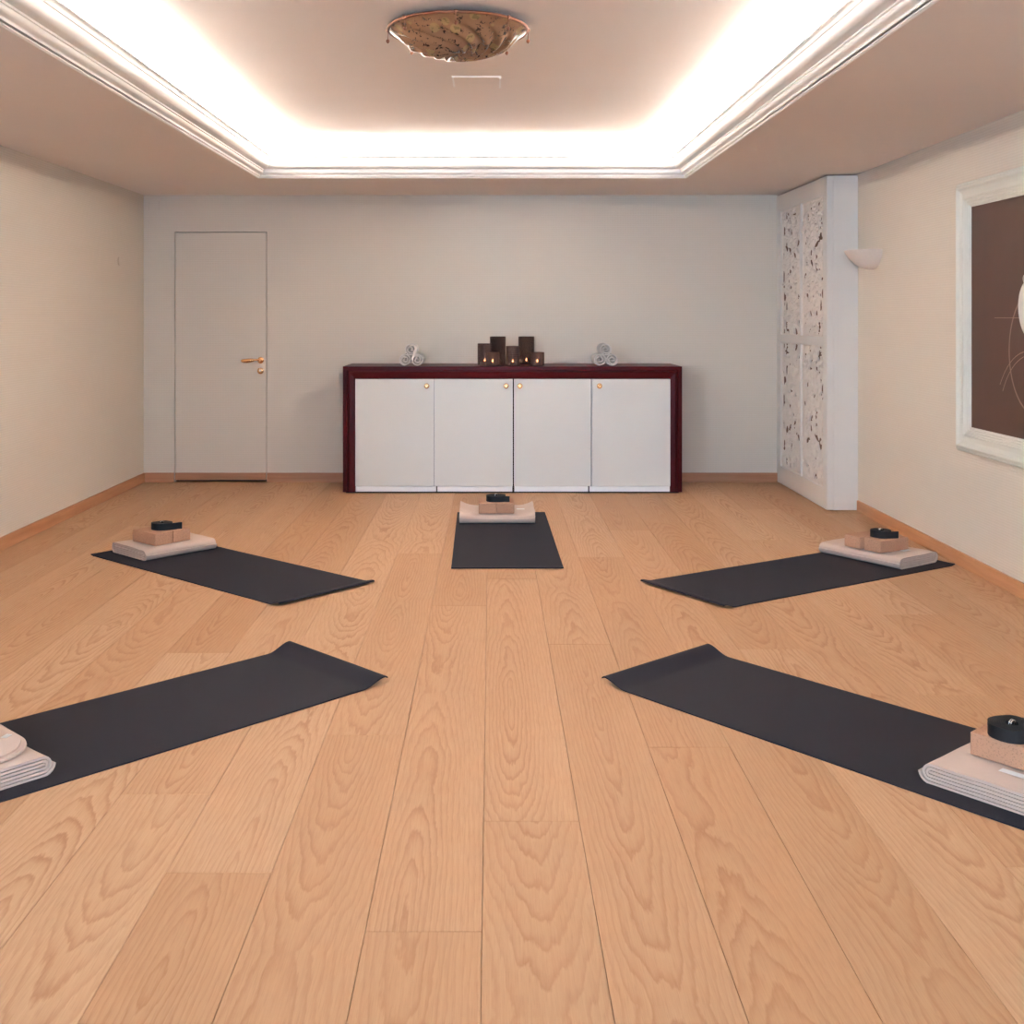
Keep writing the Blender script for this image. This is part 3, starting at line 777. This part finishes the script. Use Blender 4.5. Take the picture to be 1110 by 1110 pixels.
ST = {
 'centre': (Station(0.091, 6.045, -0.0105, 1), 'middle mat in front of the sideboard'),
 'lb': (Station(-0.798, 5.4835, -0.755, 0.656), 'far left mat'),
 'rb': (Station(0.934, 5.473, 0.849, 0.528), 'far right mat'),
 'lf': (Station(-0.600, 4.385, -0.700, -0.714), 'near left mat'),
 'rf': (Station(0.645, 4.365, 0.648, -0.762), 'near right mat'),
}
S = ST['centre'][0]
yoga_mat(S, 'charcoal yoga mat lying straight in front of the sideboard, pointing at the camera', 0.003, 0.0, 0.06, 0.0, 1)
b = blanket(S, 1.295, 1.70, -0.285, 0.217, 'folded beige blanket on the middle mat in front of the sideboard', 1, 0.0, spread=0.030)
care_label(b, -0.03, -0.160, BT+0.004, 0.03, 0.055)
block(S, 1.425, -0.099, 'left cork block on the blanket of the middle mat in front of the sideboard'); block(S, 1.425, 0.020, 'right cork block on the blanket of the middle mat in front of the sideboard')
strap(S, 1.405, -0.040, 'coiled black strap on the cork blocks of the middle mat in front of the sideboard', 0.064, -PI*0.42, 0.075)
S = ST['lb'][0]
yoga_mat(S, 'charcoal yoga mat at the far left, its stack near the left wall', 0.015, 0.004, 0.085, 0.15, 2)
b = blanket(S, 1.325, 1.702, -0.195, 0.268, 'folded beige blanket with its layered folds showing on the far left mat', 2, -0.02)
block(S, 1.500, -0.050, 'front cork block of the pair on the far left mat, nearer the camera', 0.03); block(S, 1.503, 0.070, 'rear cork block of the pair on the far left mat, nearer the sideboard', 0.03)
strap(S, 1.49, 0.005, 'coiled black strap on the cork blocks of the far left mat', 0.058, -PI*0.30, 0.095)
S = ST['rb'][0]
yoga_mat(S, 'charcoal yoga mat at the far right, its stack near the right wall', 0.014, 0.005, 0.08, -0.15, 3)
b = blanket(S, 1.350, 1.700, -0.315, 0.222, 'folded beige blanket with frayed layers on the far right mat', 3, 0.05)
care_label(b, 0.03, -0.165, BT+0.0015, 0.07, 0.03)
block(S, 1.492, 0.043, 'front cork block of the pair on the far right mat, nearer the camera', -0.04); block(S, 1.480, -0.082, 'rear cork block of the pair on the far right mat, nearer the sideboard', -0.10)
strap(S, 1.475, 0.020, 'coiled black strap on the cork blocks of the far right mat', 0.056, -PI*0.42, 0.070)
S = ST['lf'][0]
yoga_mat(S, 'charcoal yoga mat at the near left, running out of the left edge of the picture', 0.028, 0.0, 0.13, -0.1, 4)
b = blanket(S, 1.265, 1.665, -0.240, 0.260, 'folded pale blanket on the near left mat, cut by the left edge of the picture', 4, 0.03, spread=0.004)
def flap(t, pts, z, th):
    bm = bmesh.new(); N = len(pts)
    lo = [bm.verts.new((x, y, z)) for x, y in pts]; hi = [bm.verts.new((x+0.002*(1 if x < 0 else -1), y, z+th)) for x, y in pts]
    bm.faces.new(lo); bm.faces.new(hi)
    for i in range(N): bm.faces.new((lo[i], lo[(i+1) % N], hi[(i+1) % N], hi[i]))
    return link('folded_flap', bm, M_FLEECE, t)
def round_pts(off):
    P = [(-0.188+off, -0.22), (-0.186+off, -0.05)]
    for q in range(13):
        a = PI-q/12*PI/2; P.append((-0.046+off+0.14*math.cos(a), 0.075-off+0.14*math.sin(a)))
    return P+[(0.17, 0.215-off), (0.17, -0.22)]
flap(b, round_pts(0.0), BT+0.0035, 0.006); flap(b, round_pts(0.012), BT+0.0105, 0.006)
care_label(b, -0.145, 0.055, BT+0.0170, 0.030, 0.020, 0.5)
block(S, 1.358+BL/2, -0.076+BW/2, z=ZB+0.017, label='cork block on the near left blanket, barely showing at the left edge of the picture')
S = ST['rf'][0]
yoga_mat(S, 'charcoal yoga mat at the near right, running out of the right edge of the picture', 0.028, 0.0, 0.13, 0.1, 5)
b = blanket(S, 1.238, 1.640, -0.270, 0.230, 'folded pale blanket on the near right mat, cut by the right edge of the picture', 5, 0.0, spread=0.0)
care_label(b, 0.03, -0.143, BT+0.0015, 0.09, 0.028)
block(S, 1.314+BL/2, 0.083-BW/2, 'front cork block of the pair on the near right mat, nearer the camera'); block(S, 1.314+BL/2, 0.083-BW*1.5-0.003, 'rear cork block of the pair on the near right mat, behind the coiled strap')
strap(S, 1.412, 0.022, 'large coiled black strap with silver buckle on the near right cork blocks', 0.067, -PI*0.3, 0.04)

# ------------------------------------------------------------------ ceiling lamp
LX, LY, LZ, LR = -0.141, 4.755, 2.610, 0.298
lamp = tag(empty('ceiling_lamp', (LX, LY, ZT)), 'round amber glass ceiling bowl lamp with copper rim and hanging studs', 'ceiling lamp')
dz = LZ-ZT
bm = bmesh.new(); lathe(bm, [(LR*0.55, -0.001), (LR*0.55, dz+0.002)], 48); link('ceiling_plate', bm, M_COPPER, lamp, smooth=True, autosmooth=30)
bm = bmesh.new()
ring_pts = [(LR*math.cos(q*2*PI/72), LR*math.sin(q*2*PI/72), dz-0.002) for q in range(72)]
tube(bm, ring_pts, 0.007, 8, closed=True); link('rim', bm, M_COPPER, lamp, smooth=True)
# swirled bowl
bm = bmesh.new(); NR, NA = 44, 216; rings = []
for i in range(NR+1):
    rn = max(0.002, 1-i/NR); r = LR*rn; depth = 0.096*(1-rn**2.3); ring = []
    for j in range(NA):
        a = 2*PI*j/NA; sw = a-1.9*(1-rn)**0.9-0.3
        c = 0.5+0.5*math.cos(13*sw); am = max(0.0, min(1.0, (0.88-rn)/0.15))
        ridge = (c**0.8)*0.022*am*min(1.0, rn*3.2)
        ring.append(bm.verts.new((r*math.cos(a), r*math.sin(a), dz-0.004-depth-ridge)))
    rings.append(ring)
for a, b in zip(rings, rings[1:]):
    for j in range(NA): bm.faces.new((a[j], a[(j+1) % NA], b[(j+1) % NA], b[j]))
bm.faces.new(rings[-1])
link('glass_bowl', bm, M_LAMP, lamp, smooth=True)
for i in range(8):
    a = -PI/2+i*PI/4; x, y = (LR+0.003)*math.cos(a), (LR+0.003)*math.sin(a)
    bm = bmesh.new(); lathe(bm, [(0.002, 0.006), (0.009, 0.004), (0.010, -0.004), (0.0015, -0.010), (0.0015, -0.040), (0.007, -0.043), (0.008, -0.050), (0.004, -0.055), (0.0012, -0.058)], 12, (x, y, dz))
    link('stud', bm, M_COPPER, lamp, smooth=True)

# ceiling hatch
vx0, vx1, vy0, vy1 = -0.204, 0.054, 5.80, 6.05
vt = tag(empty('ceiling_vent', ((vx0+vx1)/2, (vy0+vy1)/2, ZT)), 'small square white-edged ceiling vent in front of the sideboard end of the recess', 'ceiling vent')
ox, oy = (vx0+vx1)/2, (vy0+vy1)/2; hw, hd = (vx1-vx0)/2, (vy1-vy0)/2
link('vent_panel', boxes((-hw+0.009, hw-0.009, -hd+0.006, hd, -0.004, -0.0005)), M_TRAY, vt)
link('vent_frame', boxes((-hw, hw, -hd, -hd+0.006, -0.007, -0.0005), (-hw, -hw+0.009, -hd+0.006, hd, -0.007, -0.0005), (hw-0.009, hw, -hd+0.010, hd, -0.012, -0.0005)), M_RAIL, vt)

# ------------------------------------------------------------------ wall sconce
sc = tag(empty('wall_sconce', (XR, 7.535, 1.70)), 'cream half-bowl wall light beside the carved cabinet', 'wall light')
bm = bmesh.new(); NA = 28; prof = [(0.010, 0.0), (0.045, 0.003), (0.085, 0.014), (0.122, 0.036), (0.152, 0.066), (0.176, 0.100), (0.188, 0.120), (0.191, 0.128), (0.186, 0.1285), (0.172, 0.119), (0.116, 0.060), (0.060, 0.022), (0.010, 0.008)]
rings = []
for (r, z) in prof:
    rings.append([bm.verts.new((-r*math.sin(PI*j/NA)*1.0-0.002, r*math.cos(PI*j/NA), z)) for j in range(NA+1)])
for a, b in zip(rings, rings[1:]+rings[:1]):
    for j in range(NA): bm.faces.new((a[j], a[j+1], b[j+1], b[j]))
bm.faces.new([r[0] for r in rings]); bm.faces.new([r[-1] for r in rings])
link('shade', bm, M_SCONCE, sc, smooth=True, autosmooth=50)
link('wall_bracket', boxes((-0.05, -0.001, -0.05, 0.05, 0.05, 0.10)), M_LABEL, sc)

# ------------------------------------------------------------------ framed picture on the right wall
FY1, FZ0, FZ1 = 6.112, 0.645, 2.108; FW = 0.137; FD = 0.050; FY0 = FY1-1.46
pf = tag(empty('framed_picture', (XR, (FY0+FY1)/2, FZ0)), 'large brown picture with white drawing in a pale moulded frame on the right wall', 'picture')
cy = (FY0+FY1)/2
pr = [(0.0, 0.001), (0.0, 0.030), (0.006, 0.036), (0.012, 0.034), (0.013, 0.040), (0.020, 0.043), (0.021, 0.046), (0.030, 0.050), (0.034, 0.048), (0.045, 0.036), (0.062, 0.030), (0.082, 0.031), (0.092, 0.034), (0.094, 0.030), (0.104, 0.030), (0.106, 0.026), (0.116, 0.026), (0.118, 0.021), (0.128, 0.021), (0.130, 0.014), (FW, 0.013), (FW, 0.001)]
bm = bmesh.new(); rings = []
for (o_, d_) in pr:
    rings.append([bm.verts.new((-d_, y-cy, z-FZ0)) for y, z in ((FY0+o_, FZ0+o_), (FY1-o_, FZ0+o_), (FY1-o_, FZ1-o_), (FY0+o_, FZ1-o_))])
for a, b in zip(rings, rings[1:]+rings[:1]):
    for i in range(4): bm.faces.new((a[i], a[(i+1) % 4], b[(i+1) % 4], b[i]))
link('frame', bm, mat_noise('pale_frame_lacquer', (0.70, 0.70, 0.63), 0.02, 5, 0.4), pf)
bm = bmesh.new(); box(bm, -0.010, -0.002, FY0+FW-0.004-cy, FY1-FW+0.004-cy, FW-0.004, FZ1-FZ0-FW+0.004)
cv = link('canvas', bm, mat_noise('brown_print', (0.098, 0.045, 0.028), 0.12, 5, 0.55, 0.2, 500), pf)
M_CHALK = mat_noise('chalk_white', (0.72, 0.68, 0.64), 0.15, 30, 0.7)
M_LINE = mat_noise('faint_chalk_line', (0.30, 0.20, 0.16), 0.1, 30, 0.7); M_LINE2 = mat_noise('thin_chalk_line', (0.42, 0.29, 0.22), 0.1, 30, 0.7)
def pt(px, py):      # point of the picture plane given by the photograph's coordinates
    X = XR-0.0105; Y = X*1200/(px-532); return Y, 1.38+(343-py)*Y/1200
def ribbon(name, pts, w, mat, xoff=0.0105, closed=False):
    bm = bmesh.new(); P = [Vector((-xoff, y-cy, z-FZ0)) for y, z in pts]
    A = []
    for i, p in enumerate(P):
        t = (P[min(i+1, len(P)-1)]-P[max(i-1, 0)]).normalized(); nn = Vector((0, -t.z, t.y)); ww = w[i] if isinstance(w, list) else w
        A.append([bm.verts.new(p+nn*ww/2), bm.verts.new(p-nn*ww/2), bm.verts.new(p-nn*ww/2-Vector((0.0006, 0, 0))), bm.verts.new(p+nn*ww/2-Vector((0.0006, 0, 0)))])
    for a, b in zip(A, A[1:]):
        for k in range(4): bm.faces.new((a[k], a[(k+1) % 4], b[(k+1) % 4], b[k]))
    bm.faces.new(A[0]); bm.faces.new(A[-1]); return link(name, bm, mat, cv)
# white rounded form, continuing beyond the picture edge
c0 = pt(1103.5, 337); cyy, czz = c0[0]-0.16, c0[1]+0.01
bm = bmesh.new(); vs = []
for i in range(48):
    a = 2*PI*i/48; r1 = 0.155*(1+0.03*math.sin(3*a)); r2 = 0.16*(1+0.05*math.sin(2*a+1))
    vs.append((cyy+r1*math.cos(a)-cy, czz+r2*math.sin(a)-FZ0))
lo = [bm.verts.new((-0.0105, y, z)) for y, z in vs]; hi = [bm.verts.new((-0.012, y, z)) for y, z in vs]
bm.faces.new(lo); bm.faces.new(hi)
for i in range(48): bm.faces.new((lo[i], lo[(i+1) % 48], hi[(i+1) % 48], hi[i]))
link('white_drawing', bm, M_CHALK, cv)
y_, z_ = pt(1110, 303); ribbon('white_drawing', [(y_+0.010*math.cos(a)-0.003, z_+0.016*math.sin(a)+0.004) for a in np.linspace(-2.6, 1.6, 14)], 0.006, M_CHALK, 0.0108)
a0, a1 = pt(1078, 344.5), pt(1104, 344.5); ribbon('chalk_line', [a0, ((a0[0]+a1[0])/2, a0[1]), (a1[0]-0.01, a0[1])], 0.0022, M_LINE2)
ey, ez = pt(1122, 382); ry = abs(pt(1094, 375)[0]-ey); ribbon('chalk_line', [(ey+ry*math.cos(a), ez+0.30*math.sin(a)) for a in np.linspace(-1.9, 1.9, 50)], 0.010, M_LINE)
for q in ((1084, 417, 1096, 392, 1112, 381), (1087, 424, 1098, 398, 1114, 385)):
    p0, p1, p2 = pt(q[0], q[1]), pt(q[2], q[3]), pt(q[4], q[5]); L = []
    c = (2*p1[0]-(p0[0]+p2[0])/2, 2*p1[1]-(p0[1]+p2[1])/2)
    for t in np.linspace(0, 1, 24): L.append(((1-t)**2*p0[0]+2*t*(1-t)*c[0]+t*t*p2[0], (1-t)**2*p0[1]+2*t*(1-t)*c[1]+t*t*p2[1]))
    ribbon('chalk_line', L, 0.003, M_LINE2)

# ------------------------------------------------------------------ small wall covers
def cover(label, x0, x1, z0_, z1_):
    cx_, cz_ = (x0+x1)/2, (z0_+z1_)/2; w_, h_ = (x1-x0)/2, (z1_-z0_)/2
    t = tag(empty('wall_cover', (cx_, YB, cz_)), label, 'wall cover', 'square covers high on the back wall')
    link('rim', boxes((-w_, -w_+0.006, -0.009, -0.0005, -h_, h_), (w_-0.006, w_, -0.009, -0.0005, -h_, h_), (-w_+0.006, w_-0.006, -0.009, -0.0005, h_-0.006, h_), (-w_+0.006, w_-0.006, -0.009, -0.0005, -h_, -h_+0.006)), M_WALL, t)
    link('plate', boxes((-w_+0.006, w_-0.006, -0.004, -0.0005, -h_+0.006, h_-0.006)), M_WALL, t)
cover('small square wall-coloured cover high in the left back corner above the door', -2.850, -2.760, 2.257, 2.341)
cover('small square wall-coloured cover high beside the carved cabinet', 2.316, 2.384, 2.255, 2.335)
bm = bmesh.new(); lathe(bm, [(0.034, 0.0005), (0.034, 0.006), (0.027, 0.010), (0.012, 0.011)], 28, (0, 0, 0), 'X')
o = link('round_wall_cover', bm, M_WALL, smooth=True, autosmooth=40); o.location = (XL, 8.615, 1.38+60/139.3)
tag(o, 'small round wall-coloured cover on the left wall beside the door', 'wall cover')
